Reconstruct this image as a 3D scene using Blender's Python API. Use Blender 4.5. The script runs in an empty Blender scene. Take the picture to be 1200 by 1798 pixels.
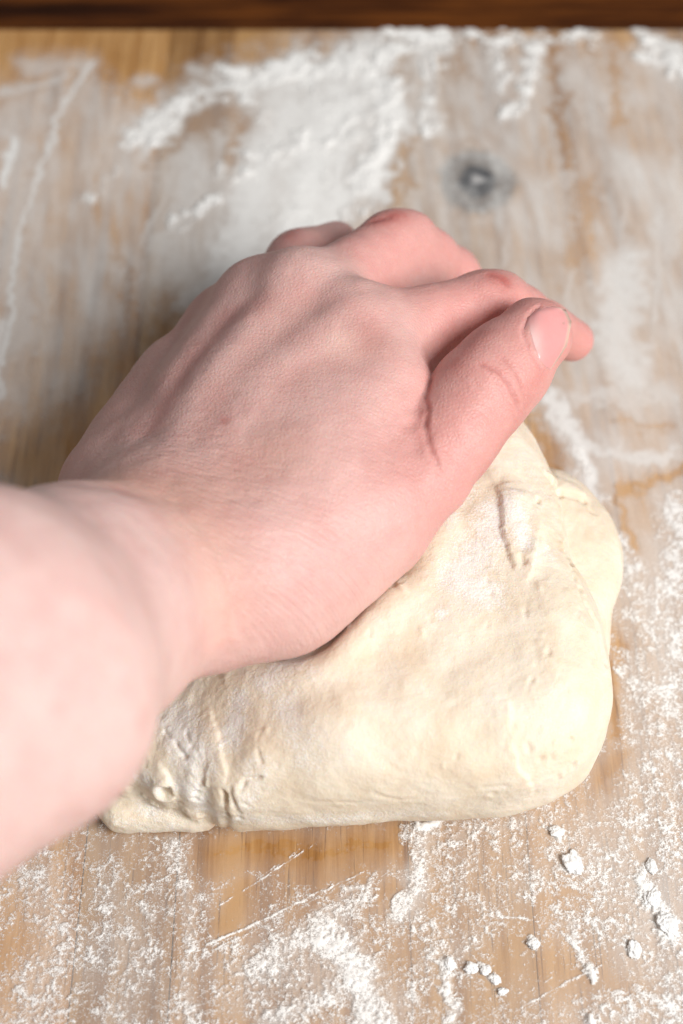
import bpy, bmesh, math, random
import numpy as np
from mathutils import Vector
from mathutils.bvhtree import BVHTree

random.seed(7)
S = bpy.context.scene
COL = S.collection

# ------------------------------------------------------------------ camera
PITCH = math.radians(56.0)
DIST = 0.46
FPX = 50.0 / 36.0 * 1798.0                       # focal length in photo pixels (photo 1200 x 1798)
FWD = np.array([0.0, math.cos(PITCH), -math.sin(PITCH)])
UPV = np.array([0.0, math.sin(PITCH), math.cos(PITCH)])
RGT = np.array([1.0, 0.0, 0.0])
CAM = -FWD * DIST
cam_d = bpy.data.cameras.new('camera')
cam = bpy.data.objects.new('camera', cam_d); COL.objects.link(cam)
cam.location = CAM
cam.rotation_euler = (math.pi / 2 - PITCH, 0, 0)
cam_d.sensor_fit = 'VERTICAL'; cam_d.sensor_height = 36.0; cam_d.lens = 50.0
cam_d.clip_start = 0.01; cam_d.clip_end = 50
cam_d.dof.use_dof = True
cam_d.dof.focus_distance = 0.392
cam_d.dof.aperture_fstop = 6.3
S.camera = cam

# ------------------------------------------------------------------ light
W = bpy.data.worlds.new('World'); S.world = W; W.use_nodes = True
W.node_tree.nodes['Background'].inputs[0].default_value = (0.96, 0.98, 1.0, 1)
W.node_tree.nodes['Background'].inputs[1].default_value = 0.28

def area(name, loc, target, sx, sy, power, col):
    l = bpy.data.lights.new(name, 'AREA'); l.shape = 'RECTANGLE'; l.size = sx; l.size_y = sy
    l.energy = power; l.color = col
    o = bpy.data.objects.new(name, l); COL.objects.link(o)
    o.location = loc
    o.rotation_euler = (Vector(target) - Vector(loc)).to_track_quat('-Z', 'Y').to_euler()
    return o
area('window_light', (0.84, -0.64, 0.95), (0, 0.0, 0.02), 0.6, 0.7, 26.5, (1.0, 0.995, 0.985))
S.view_settings.view_transform = 'Standard'; S.view_settings.look = 'None'
S.view_settings.exposure = 0.0; S.view_settings.gamma = 1.0

# ------------------------------------------------------------------ helpers
def ray(px, py):
    return FWD + RGT * ((px - 600.0) / FPX) + UPV * ((899.0 - py) / FPX)
def P(px, py, z):                                 # where the sight line of a photo point meets height z
    d = ray(px, py); return CAM + d * ((z - CAM[2]) / d[2])
def PD(px, py, dep):
    return CAM + ray(px, py) * dep
def nxt(A, px, py, L, far=True):                  # next joint: on that sight line, one bone length from A
    d = ray(px, py); o = CAM - A
    a = d @ d; b = 2 * d @ o; c = o @ o - L * L
    q = b * b - 4 * a * c
    if q < 0: print('bone short', px, py, L); q = 0
    t = (-b + (1 if far else -1) * math.sqrt(q)) / (2 * a)
    return CAM + d * t
def project(v):
    r = v - CAM; dep = r @ FWD
    return 600 + FPX * r[:, 0] / dep, 899 - FPX * (r @ UPV) / dep

def hsh(ix, iy, iz, seed):
    h = (ix * 374761393 + iy * 668265263 + iz * 2147483647 + seed * 1274126177) & 0xFFFFFFFF
    h = ((h ^ (h >> 13)) * 1274126177) & 0xFFFFFFFF
    h = ((h ^ (h >> 16)) * 2246822519) & 0xFFFFFFFF
    return ((h ^ (h >> 15)) & 0xFFFFFF) / float(0xFFFFFF)
def noise3(p, seed=0):
    i = np.floor(p).astype(np.int64); f = p - i; f = f * f * (3 - 2 * f)
    out = 0
    for dx in (0, 1):
        wx = f[:, 0] if dx else 1 - f[:, 0]
        for dy in (0, 1):
            wy = f[:, 1] if dy else 1 - f[:, 1]
            for dz in (0, 1):
                wz = f[:, 2] if dz else 1 - f[:, 2]
                out = out + hsh(i[:, 0] + dx, i[:, 1] + dy, i[:, 2] + dz, seed) * wx * wy * wz
    return out
def noise2(x, y, seed=0):
    ix = np.floor(x).astype(np.int64); iy = np.floor(y).astype(np.int64)
    fx = x - ix; fy = y - iy; fx = fx * fx * (3 - 2 * fx); fy = fy * fy * (3 - 2 * fy)
    z = np.zeros_like(ix)
    a = hsh(ix, iy, z, seed) * (1 - fx) + hsh(ix + 1, iy, z, seed) * fx
    b = hsh(ix, iy + 1, z, seed) * (1 - fx) + hsh(ix + 1, iy + 1, z, seed) * fx
    return a * (1 - fy) + b * fy
def fbm2(x, y, seed, oct=4):
    s = 0; a = 0.5; t = 0
    for k in range(oct):
        s = s + a * noise2(x * 2 ** k + 17.3 * k, y * 2 ** k - 9.1 * k, seed + k); t += a; a *= 0.5
    return s / t
def fbm3(p, seed, oct=3):
    s = 0; a = 0.5; t = 0
    for k in range(oct):
        s = s + a * noise3(p * 2 ** k + 11.7 * k, seed + k); t += a; a *= 0.5
    return s / t
def sst(a, b, x):
    t = np.clip((x - a) / (b - a), 0, 1); return t * t * (3 - 2 * t)

def cone(p, a, b, r1, r2):
    ba = b - a; t = np.clip(((p - a) @ ba) / (ba @ ba), 0, 1)
    return np.linalg.norm(p - a - t[:, None] * ba, axis=1) - (r1 + (r2 - r1) * t)
def chain(p, pts, k=0.002):
    d = None
    for (a, r1), (b, r2) in zip(pts[:-1], pts[1:]):
        c = cone(p, a, b, r1, r2); d = c if d is None else smin(d, c, k)
    return d
def ellips(p, c, ax, rad):                        # ax: 3 rows of unit axes
    q = (p - c) @ ax.T / rad
    k0 = np.linalg.norm(q, axis=1); k1 = np.linalg.norm(q / rad, axis=1)
    return k0 * (k0 - 1.0) / np.maximum(k1, 1e-9)
def smin(a, b, k):
    h = np.maximum(k - np.abs(a - b), 0) / k
    return np.minimum(a, b) - h * h * k * 0.25
def smax(a, b, k): return -smin(-a, -b, k)
def unit(v): return v / np.linalg.norm(v)

def segdist(p, A, B):
    ba = B - A; t = np.clip(((p - A) @ ba) / max(ba @ ba, 1e-12), 0, 1)
    return np.linalg.norm(p - A - t[:, None] * ba, axis=1)
def polydist(p, pts):
    d = np.full(len(p), 1e9)
    for A, B in zip(pts[:-1], pts[1:]): d = np.minimum(d, segdist(p, np.asarray(A, float), np.asarray(B, float)))
    return d
def poly_sdf(p, poly):                            # signed distance to a closed 2D outline
    n = len(poly); d = np.full(len(p), 1e9); s = np.zeros(len(p), bool)
    for i in range(n):
        a = poly[i]; b = poly[(i + 1) % n]
        d = np.minimum(d, segdist(p, a, b))
        c = ((a[1] > p[:, 1]) != (b[1] > p[:, 1]))
        with np.errstate(divide='ignore', invalid='ignore'):
            xi = (b[0] - a[0]) * (p[:, 1] - a[1]) / (b[1] - a[1]) + a[0]
        s ^= c & (p[:, 0] < xi)
    return np.where(s, -d, d)
def smooth_closed(pts, n=2):
    pts = np.asarray(pts, float)
    for _ in range(n):
        q = np.roll(pts, -1, 0); pts = np.stack([pts * .75 + q * .25, pts * .25 + q * .75], 1).reshape(-1, pts.shape[1])
    return pts

def isosurface(fn, lo, hi, h):
    """closed surface fn = 0 by naive surface nets, fine samples only near the surface"""
    lo = np.array(lo, float); m = 4
    nc = np.ceil((np.array(hi) - lo) / (h * m)).astype(int)
    g = [lo[i] + (np.arange(nc[i]) + 0.5) * h * m - 0.5 * h for i in range(3)]
    X = np.stack(np.meshgrid(*g, indexing='ij'), -1).reshape(-1, 3)
    Dc = np.concatenate([fn(c) for c in np.array_split(X, max(1, len(X) // 300000))]).astype(np.float32).reshape(nc)
    D = Dc.repeat(m, 0).repeat(m, 1).repeat(m, 2)
    idx = np.argwhere(np.abs(D) < 4.6 * h)
    vals = np.concatenate([fn(lo + c * h) for c in np.array_split(idx, max(1, len(idx) // 300000))])
    D[idx[:, 0], idx[:, 1], idx[:, 2]] = vals
    ins = D < 0
    cnt = np.zeros(np.array(D.shape) - 1, np.int8)
    for dx in (0, 1):
        for dy in (0, 1):
            for dz in (0, 1):
                cnt += ins[dx:ins.shape[0] - 1 + dx, dy:ins.shape[1] - 1 + dy, dz:ins.shape[2] - 1 + dz]
    act = np.argwhere((cnt > 0) & (cnt < 8))
    vid = np.full(cnt.shape, -1, np.int32); vid[act[:, 0], act[:, 1], act[:, 2]] = np.arange(len(act))
    acc = np.zeros((len(act), 3)); n = np.zeros(len(act))
    for ax in range(3):
        o1, o2 = [i for i in range(3) if i != ax]
        for u in (0, 1):
            for v in (0, 1):
                off = np.zeros(3, int); off[o1] = u; off[o2] = v
                a = act + off; b = a.copy(); b[:, ax] += 1
                da = D[a[:, 0], a[:, 1], a[:, 2]]; db = D[b[:, 0], b[:, 1], b[:, 2]]
                k = (da < 0) != (db < 0)
                t = np.where(k, da / np.where(k, da - db, 1), 0)
                q = off[None, :].repeat(len(act), 0).astype(float); q[:, ax] += t
                acc[k] += q[k]; n[k] += 1
    V = lo + (act + acc / n[:, None]) * h
    quads = []
    for ax in range(3):
        o1, o2 = [(1, 2), (2, 0), (0, 1)][ax]
        sl0 = [slice(1, -1)] * 3; sl1 = [slice(1, -1)] * 3
        sl0[ax] = slice(0, -1); sl1[ax] = slice(1, None)
        a = ins[tuple(sl0)]; b = ins[tuple(sl1)]
        e = np.argwhere(a != b); flip = b[e[:, 0], e[:, 1], e[:, 2]]
        base = e + 1; base[:, ax] -= 1
        def c(u, v):
            q = base.copy(); q[:, o1] -= u; q[:, o2] -= v
            q = np.minimum(q, np.array(vid.shape) - 1)
            return vid[q[:, 0], q[:, 1], q[:, 2]]
        qd = np.stack([c(1, 1), c(0, 1), c(0, 0), c(1, 0)], 1)
        qd[flip] = qd[flip][:, ::-1]
        quads.append(qd)
    F = np.concatenate(quads); F = F[(F >= 0).all(1)]
    return V, F

def mesh_from(name, V, F, mat=None, parent=None, smooth=True):
    me = bpy.data.meshes.new(name)
    F = np.asarray(F, np.int32); k = F.shape[1]
    me.vertices.add(len(V)); me.vertices.foreach_set('co', np.asarray(V, np.float32).ravel())
    me.loops.add(F.size); me.loops.foreach_set('vertex_index', F.ravel())
    me.polygons.add(len(F)); me.polygons.foreach_set('loop_start', np.arange(0, F.size, k, dtype=np.int32))
    me.polygons.foreach_set('loop_total', np.full(len(F), k, np.int32))
    me.update(calc_edges=True); me.validate()
    if smooth: me.polygons.foreach_set('use_smooth', np.ones(len(me.polygons), bool))
    if mat: me.materials.append(mat)
    o = bpy.data.objects.new(name, me); COL.objects.link(o)
    if parent: o.parent = parent
    return o
def fattr(o, name, vals):
    a = o.data.attributes.new(name, 'FLOAT', 'POINT'); a.data.foreach_set('value', np.asarray(vals, np.float32))
def cattr(o, name, rgb):
    a = o.data.attributes.new(name, 'FLOAT_COLOR', 'POINT')
    a.data.foreach_set('color', np.concatenate([rgb, np.ones((len(rgb), 1))], 1).astype(np.float32).ravel())
def normals(V, F):
    t = np.concatenate([F[:, [0, 1, 2]], F[:, [0, 2, 3]]])
    n = np.cross(V[t[:, 1]] - V[t[:, 0]], V[t[:, 2]] - V[t[:, 0]])
    N = np.zeros_like(V)
    for k in range(3):
        for c in range(3): N[:, c] += np.bincount(t[:, k], n[:, c], len(V))
    return N / np.maximum(np.linalg.norm(N, axis=1), 1e-12)[:, None]
def relax(V, F, it=2, lam=0.5):
    E = np.concatenate([F[:, [0, 1]], F[:, [1, 2]], F[:, [2, 3]], F[:, [3, 0]]])
    deg = np.maximum(np.bincount(E[:, 0], minlength=len(V)) + np.bincount(E[:, 1], minlength=len(V)), 1)
    for _ in range(it):
        s = np.zeros_like(V)
        for c in range(3):
            s[:, c] = np.bincount(E[:, 0], V[E[:, 1], c], len(V)) + np.bincount(E[:, 1], V[E[:, 0], c], len(V))
        V = V + lam * (s / deg[:, None] - V)
    return V
class Caster:
    def __init__(s, V, F): s.t = BVHTree.FromPolygons([tuple(v) for v in V], [tuple(int(i) for i in f) for f in F])
    def __call__(s, px, py):
        d = unit(ray(px, py)); h = s.t.ray_cast(Vector(CAM), Vector(d))
        return (None, None) if h[0] is None else (np.array(h[0]), np.array(h[1]))
    def line(s, pts, step=10):
        out = []
        for (x0, y0), (x1, y1) in zip(pts[:-1], pts[1:]):
            n = max(1, int(math.hypot(x1 - x0, y1 - y0) / step))
            for k in range(n):
                h = s(x0 + (x1 - x0) * k / n, y0 + (y1 - y0) * k / n)[0]
                if h is not None: out.append(h)
        h = s(*pts[-1])[0]
        if h is not None: out.append(h)
        return out
def near(V, pts, R):
    lo = np.min(pts, 0) - R; hi = np.max(pts, 0) + R
    return np.where(((V > lo) & (V < hi)).all(1))[0]

def tag(o, label=None, cat=None, group=None, kind=None):
    if label: o['label'] = label
    if cat: o['category'] = cat
    if group: o['group'] = group
    if kind: o['kind'] = kind
    return o

# ------------------------------------------------------------------ materials
def new_mat(name):
    m = bpy.data.materials.new(name); m.use_nodes = True
    nt = m.node_tree; b = nt.nodes['Principled BSDF']
    return m, nt, b
class N:
    def __init__(s, nt): s.nt = nt
    def n(s, t, **kw):
        nd = s.nt.nodes.new(t)
        for k, v in kw.items():
            if k.startswith('i_'):
                key = k[2:]; key = int(key) if key.isdigit() else key.replace('_', ' ')
                s.set(nd.inputs[key], v)
            else: setattr(nd, k, v)
        return nd
    def set(s, inp, v):
        if isinstance(v, bpy.types.NodeSocket): s.nt.links.new(v, inp)
        else: inp.default_value = v
    def math(s, op, a, b=None, clamp=False):
        nd = s.nt.nodes.new('ShaderNodeMath'); nd.operation = op; nd.use_clamp = clamp
        s.set(nd.inputs[0], a)
        if b is not None: s.set(nd.inputs[1], b)
        return nd.outputs[0]
    def mix(s, f, a, b):
        nd = s.nt.nodes.new('ShaderNodeMix'); nd.data_type = 'RGBA'
        s.set(nd.inputs[0], f); s.set(nd.inputs[6], a); s.set(nd.inputs[7], b); return nd.outputs[2]
    def ramp(s, f, stops):
        nd = s.nt.nodes.new('ShaderNodeValToRGB'); s.set(nd.inputs[0], f); e = nd.color_ramp.elements
        while len(e) < len(stops): e.new(0.5)
        for k, (p, c) in enumerate(stops):
            e[k].position = p; e[k].color = c if len(c) == 4 else (*c, 1)
        return nd.outputs[0]
    def attr(s, name):
        return s.n('ShaderNodeAttribute', attribute_name=name)
    def noise(s, vec, scale, detail=3, rough=0.55, dist=0.0):
        nd = s.n('ShaderNodeTexNoise'); s.set(nd.inputs['Vector'], vec)
        nd.inputs['Scale'].default_value = scale; nd.inputs['Detail'].default_value = detail
        nd.inputs['Roughness'].default_value = rough; nd.inputs['Distortion'].default_value = dist
        return nd.outputs[0]
    def mapping(s, vec, scale=(1, 1, 1), loc=(0, 0, 0)):
        nd = s.n('ShaderNodeMapping'); s.set(nd.inputs[0], vec)
        s.set(nd.inputs['Location'], loc); nd.inputs['Scale'].default_value = scale
        return nd.outputs[0]
    def bump(s, h, strength, dist, normal=None):
        nd = s.n('ShaderNodeBump'); nd.inputs['Strength'].default_value = strength
        nd.inputs['Distance'].default_value = dist; s.set(nd.inputs['Height'], h)
        if normal is not None: s.set(nd.inputs['Normal'], normal)
        return nd.outputs[0]

def wood_mat(name, dark, mid, light, rough=0.45, along='y'):
    m, nt, b = new_mat(name); g = N(nt)
    tc = g.n('ShaderNodeTexCoord').outputs['Object']
    rnd = g.n('ShaderNodeObjectInfo').outputs['Random']
    off = g.n('ShaderNodeCombineXYZ', i_0=g.math('MULTIPLY', rnd, 3.7), i_1=g.math('MULTIPLY', rnd, 9.1), i_2=rnd).outputs[0]
    st = (1, .055, 1) if along == 'y' else (.055, 1, 1)
    v = g.mapping(tc, st, off)
    n1 = g.noise(v, 95, 5, .6, .6)
    n2 = g.noise(v, 420, 4, .65, .2)
    n3 = g.noise(g.mapping(tc, (1, .25, 1) if along == 'y' else (.25, 1, 1), off), 22, 3, .5, 1.0)
    f = g.math('ADD', g.math('MULTIPLY', n1, .5), g.math('ADD', g.math('MULTIPLY', n2, .36), g.math('MULTIPLY', n3, .24)))
    c = g.ramp(f, [(.39, dark), (.5, mid), (.62, light)])
    tone = g.math('ADD', .78, g.math('MULTIPLY', rnd, .42))
    c = g.mix(1.0, c, c)
    hs = g.n('ShaderNodeHueSaturation', i_Color=c, i_Value=tone, i_Saturation=1.0)
    pores = g.ramp(g.noise(g.mapping(tc, (1, .03, 1) if along == 'y' else (.03, 1, 1), off), 1500, 2, .6), [(.60, (0, 0, 0)), (.70, (1, 1, 1))])
    c = g.mix(g.math('MULTIPLY', pores, .62), hs.outputs[0], (dark[0] * .5, dark[1] * .45, dark[2] * .4, 1))
    nt.links.new(c, b.inputs['Base Color'])
    b.inputs['Roughness'].default_value = rough
    b.inputs['Specular IOR Level'].default_value = .35
    hgt = g.math('SUBTRACT', g.math('MULTIPLY', n2, .5), pores)
    nt.links.new(g.bump(hgt, .35, .0003), b.inputs['Normal'])
    return m
M_board = wood_mat('board_wood', (.20, .084, .022), (.37, .18, .056), (.53, .30, .118))
M_table = wood_mat('dark_table_wood', (.004, .0012, .0004), (.050, .013, .003), (.17, .050, .008), .6, 'x')
M_table.node_tree.nodes['Principled BSDF'].inputs['Specular IOR Level'].default_value = .08

def skin_mat():
    m, nt, b = new_mat('skin'); g = N(nt)
    col = g.attr('tint').outputs['Color']
    tc = g.n('ShaderNodeTexCoord').outputs['Object']
    s = g.attr('along').outputs['Fac']; t = g.attr('across').outputs['Fac']; w = g.attr('wrinkle').outputs['Fac']
    uv = g.n('ShaderNodeCombineXYZ', i_0=s, i_1=g.math('MULTIPLY', t, .28), i_2=0.0).outputs[0]
    lines = g.noise(uv, 900, 2, .5, .4)
    vor = g.n('ShaderNodeTexVoronoi', feature='DISTANCE_TO_EDGE'); g.set(vor.inputs['Vector'], tc); vor.inputs['Scale'].default_value = 900
    cell = g.math('MINIMUM', g.math('MULTIPLY', vor.outputs[0], 3.0), 1.0)
    mott = g.noise(tc, 85, 4, .6)
    mott2 = g.noise(tc, 420, 3, .6)
    c = g.mix(g.math('MULTIPLY', g.ramp(mott, [(.42, (0, 0, 0)), (.70, (1, 1, 1))]), .24), col, (.50, .185, .165, 1))
    c = g.mix(g.math('MULTIPLY', g.ramp(mott2, [(.5, (0, 0, 0)), (.8, (1, 1, 1))]), .22), c, (.74, .48, .42, 1))
    c = g.mix(g.math('MULTIPLY', g.math('MULTIPLY', w, g.ramp(lines, [(.48, (1, 1, 1)), (.36, (0, 0, 0))][::-1])), -.0), c, c)
    nt.links.new(c, b.inputs['Base Color'])
    b.inputs['Roughness'].default_value = .47
    b.inputs['Specular IOR Level'].default_value = .38
    b.inputs['Subsurface Weight'].default_value = .38
    b.inputs['Subsurface Radius'].default_value = (1.0, .32, .18)
    b.inputs['Subsurface Scale'].default_value = .0042
    h = g.math('ADD', g.math('MULTIPLY', g.math('MULTIPLY', lines, w), 1.7), g.math('MULTIPLY', cell, .22))
    h = g.math('ADD', h, g.math('MULTIPLY', g.noise(tc, 2200, 2, .5), .2))
    nt.links.new(g.bump(h, .6, .0006), b.inputs['Normal'])
    return m
M_skin = skin_mat()

def nail_mat():
    m, nt, b = new_mat('nail'); g = N(nt)
    col = g.attr('tint').outputs['Color']
    nt.links.new(col, b.inputs['Base Color'])
    b.inputs['Roughness'].default_value = .20; b.inputs['Specular IOR Level'].default_value = .5
    b.inputs['Subsurface Weight'].default_value = .25
    b.inputs['Subsurface Radius'].default_value = (1.0, .35, .25); b.inputs['Subsurface Scale'].default_value = .002
    return m
M_nail = nail_mat()

def dough_mat():
    m, nt, b = new_mat('dough'); g = N(nt)
    tc = g.n('ShaderNodeTexCoord').outputs['Object']
    fl = g.attr('flour').outputs['Fac']; wet = g.attr('depth').outputs['Fac']
    n1 = g.noise(tc, 70, 4, .6, .5); n2 = g.noise(tc, 260, 4, .65); n3 = g.noise(tc, 1500, 3, .7)
    base = g.ramp(n1, [(.30, (.715, .585, .435)), (.52, (.77, .67, .53)), (.72, (.81, .73, .61))])
    base = g.mix(g.math('MULTIPLY', wet, .8), base, (.60, .36, .14, 1))
    a = g.math('ADD', fl, g.math('ADD', g.math('MULTIPLY', g.math('SUBTRACT', n2, .5), .9), g.math('MULTIPLY', g.math('SUBTRACT', n3, .5), 1.5)))
    k = g.ramp(a, [(.28, (0, 0, 0)), (.75, (1, 1, 1))])
    k = g.math('MULTIPLY', k, .8)
    c = g.mix(k, base, (.88, .855, .81, 1))
    nt.links.new(c, b.inputs['Base Color'])
    b.inputs['Roughness'].default_value = .62; b.inputs['Specular IOR Level'].default_value = .28
    b.inputs['Subsurface Weight'].default_value = .3
    b.inputs['Subsurface Radius'].default_value = (1.0, .6, .3); b.inputs['Subsurface Scale'].default_value = .004
    h = g.math('ADD', g.math('MULTIPLY', n2, 1.0), g.math('MULTIPLY', n3, .35))
    h = g.math('ADD', h, g.math('MULTIPLY', g.math('MULTIPLY', k, n3), .6))
    nt.links.new(g.bump(h, .4, .0012), b.inputs['Normal'])
    return m
M_dough = dough_mat()

def flour_mat():
    m, nt, b = new_mat('flour'); g = N(nt)
    tc = g.n('ShaderNodeTexCoord').outputs['Object']
    film = g.attr('film').outputs['Fac']; gr = g.attr('grain').outputs['Fac']
    n1 = g.noise(tc, 3400, 2, .6); n2 = g.noise(tc, 1700, 3, .6)
    nn = g.math('ADD', g.math('MULTIPLY', n1, .5), g.math('MULTIPLY', n2, .5))
    a = g.math('ADD', gr, g.math('MULTIPLY', g.math('SUBTRACT', nn, .5), 1.5))
    a = g.ramp(a, [(.34, (0, 0, 0)), (.76, (1, 1, 1))])
    f2 = g.math('MULTIPLY', film, g.math('ADD', .6, g.math('MULTIPLY', nn, .8)), True)
    al = g.math('MAXIMUM', a, f2, True)
    b.inputs['Base Color'].default_value = (.87, .848, .815, 1)
    b.inputs['Roughness'].default_value = .9; b.inputs['Specular IOR Level'].default_value = .1
    nt.links.new(al, b.inputs['Alpha'])
    nt.links.new(g.bump(nn, .3, .0006), b.inputs['Normal'])
    return m
M_flour = flour_mat()
def clump_mat():
    m, nt, b = new_mat('flour_clump'); g = N(nt)
    tc = g.n('ShaderNodeTexCoord').outputs['Object']
    n = g.noise(tc, 1800, 3, .7)
    nt.links.new(g.ramp(n, [(.3, (.86, .85, .83)), (.7, (.92, .91, .90))]), b.inputs['Base Color'])
    b.inputs['Roughness'].default_value = .9; b.inputs['Specular IOR Level'].default_value = .1
    nt.links.new(g.bump(n, .6, .0008), b.inputs['Normal'])
    return m
M_clump = clump_mat()

# ------------------------------------------------------------------ table and board
BACK = P(600, 52, 0.0)[1]                          # far edge of the board
THICK = 0.022
def slab(name, x0, x1, y0, y1, z0, z1, mat, parent, bev=0.0012, org=None):
    bm = bmesh.new(); bmesh.ops.create_cube(bm, size=1.0)
    for v in bm.verts:
        v.co = Vector(((x1 - x0) * v.co.x, (y1 - y0) * v.co.y, (z1 - z0) * v.co.z))
    bmesh.ops.bevel(bm, geom=[e for e in bm.edges], offset=bev, segments=2, profile=0.5, affect='EDGES')
    me = bpy.data.meshes.new(name); bm.to_mesh(me); bm.free()
    me.materials.append(mat)
    o = bpy.data.objects.new(name, me); COL.objects.link(o); o.parent = parent
    o.location = ((x0 + x1) / 2, (y0 + y1) / 2, (z0 + z1) / 2)
    return o
table = bpy.data.objects.new('table_top', None); COL.objects.link(table); tag(table, kind='structure')
yy = -0.5
for k, wdt in enumerate((.14, .15, .13, .14, .13, .1685, .12, .14, .15, .15)):
    slab('table_plank', -0.7, 0.7, yy + .0006, yy + wdt - .0006, -THICK - .03, -THICK - .0005, M_table, table, .0015)
    yy += wdt
board = bpy.data.objects.new('cutting_board', None); COL.objects.link(board)
tag(board, 'floured pale wooden board of glued planks lying under the dough', 'cutting board')
joints = [-.262, -.205, -.150, -.108, -.0715, -.0455, .0185, .052, .0895, .137, .190, .255]
for a, b in zip(joints[:-1], joints[1:]):
    gp = .00018 if a in (-.0455, -.0715) else .00003
    slab('plank', a + gp, b - .00003, -.30, BACK, -THICK, random.uniform(-.0001, .0001), M_board, board, .00025)

def knot_mat():
    m, nt, b = new_mat('knot_wood'); g = N(nt)
    tc = g.n('ShaderNodeTexCoord').outputs['Object']
    warp = g.noise(tc, 160, 3, .6)
    r = g.n('ShaderNodeVectorMath', operation='LENGTH'); g.set(r.inputs[0], g.mapping(tc, (1, .86, 0)))
    rr = g.math('ADD', g.math('MULTIPLY', r.outputs['Value'], 55.0), g.math('MULTIPLY', g.math('SUBTRACT', warp, .5), .42))
    c = g.ramp(rr, [(.0, (.45, .43, .41)), (.09, (.33, .32, .32)), (.17, (.020, .022, .030)), (.36, (.030, .031, .038)), (.46, (.17, .135, .11)), (.66, (.20, .17, .15)), (.74, (.12, .105, .10)), (.84, (.20, .155, .11))])
    nt.links.new(c, b.inputs['Base Color']); b.inputs['Roughness'].default_value = .6
    nt.links.new(g.ramp(rr, [(.62, (.95, .95, .95)), (.90, (0, 0, 0))]), b.inputs['Alpha'])
    return m
kc = P(838, 318, 0)
host = [p_ for p_ in board.children if abs(p_.location.x - kc[0]) < p_.dimensions.x / 2 or True]
host = min(host, key=lambda o_: abs(o_.location.x - kc[0]))
ka = np.linspace(0, 2 * math.pi, 48, endpoint=False)
kr = .0182 * (1 + .10 * np.sin(3 * ka + 1) + .06 * np.sin(5 * ka))
kv = np.stack([kr * np.cos(ka), kr * 1.12 * np.sin(ka), 0 * ka], 1)
kv = np.concatenate([kv, kv * [.985, .985, 1] + [0, 0, .00006], [[0, 0, .00006]]])
kf = [(i, (i + 1) % 48, 48 + (i + 1) % 48, 48 + i) for i in range(48)]
bm = bmesh.new(); bv = [bm.verts.new(v_) for v_ in kv]
for f_ in kf: bm.faces.new([bv[i] for i in f_])
for i in range(48): bm.faces.new([bv[48 + i], bv[48 + (i + 1) % 48], bv[96]])
me = bpy.data.meshes.new('knot'); bm.to_mesh(me); bm.free(); me.materials.append(knot_mat())
knot = bpy.data.objects.new('knot', me); COL.objects.link(knot); knot.parent = host
knot.location = Vector(kc) - host.location + Vector((0, 0, .00012))

# ------------------------------------------------------------------ hand and forearm
# joints: photo point plus height, or bone length from the joint before
Wr = P(298, 1003, .066)
MC2 = P(640, 597, .0755); MC3 = P(540, 535, .0745); MC4 = P(470, 546, .066); MC5 = P(400, 592, .053)
CM2 = P(375, 930, .068); CM3 = P(325, 900, .067); CM4 = P(268, 872, .060); CM5 = P(214, 858, .050)
PI2 = nxt(MC2, 864, 530, .043); DI2 = nxt(PI2, 953, 575, .024); TI2 = nxt(DI2, 1004, 597, .017)
PI3 = nxt(MC3, 700, 420, .046); DI3 = nxt(PI3, 795, 480, .027); TI3 = nxt(DI3, 850, 535, .018)
PI4 = nxt(MC4, 520, 462, .040); DI4 = nxt(PI4, 600, 535, .025); TI4 = nxt(DI4, 650, 600, .018)
PI5 = nxt(MC5, 450, 540, .031); DI5 = nxt(PI5, 520, 600, .019); TI5 = nxt(DI5, 585, 640, .016, False)
T0 = P(458, 1000, .064); T1 = P(745, 828, .070); T2 = P(846, 688, .076); T3 = P(934, 594, .078)
F0 = PD(165, 1082, .338); F1 = PD(0, 1180, .288)
Fdir = unit(F1 - Wr); F2 = PD(-450, 1395, .245); F3 = F2 + unit(F2 - F1) * .10
AX = unit(MC3 - Wr); RAD = unit(MC2 - MC5); DOR = unit(np.cross(RAD, AX)); DOR = DOR if DOR[2] > 0 else -DOR
RAD = np.cross(AX, DOR); RAD = RAD if RAD[0] > 0 else -RAD
def lerp(a, b, t): return a + (b - a) * t
def finger(p, a, b, c, d, r):
    pts = [(a, r[0]), (lerp(a, b, .45), r[1]), (lerp(a, b, .93), r[2]), (lerp(b, c, .12), r[2]),
           (lerp(b, c, .55), r[3]), (c, r[4]), (d, r[5])]
    return chain(p, pts, .003)
AR = unit(np.cross(Fdir, FWD))                     # forearm side axis
AR = AR if AR @ RAD > 0 else -AR
def forearm(p):
    a = chain(p, [(Wr + AR * .0075, .0165), (F0 + AR * .0056, .0186), (F1 + AR * .0080, .0240), (F2 + AR * .0105, .0285), (F3 + AR * .012, .034)], .01)
    b = chain(p, [(Wr - AR * .0125, .0160), (F0 - AR * .0115, .0190), (F1 - AR * .0140, .0245), (F2 - AR * .012, .029), (F3 - AR * .012, .034)], .01)
    return smin(a, b, .022)
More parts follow.
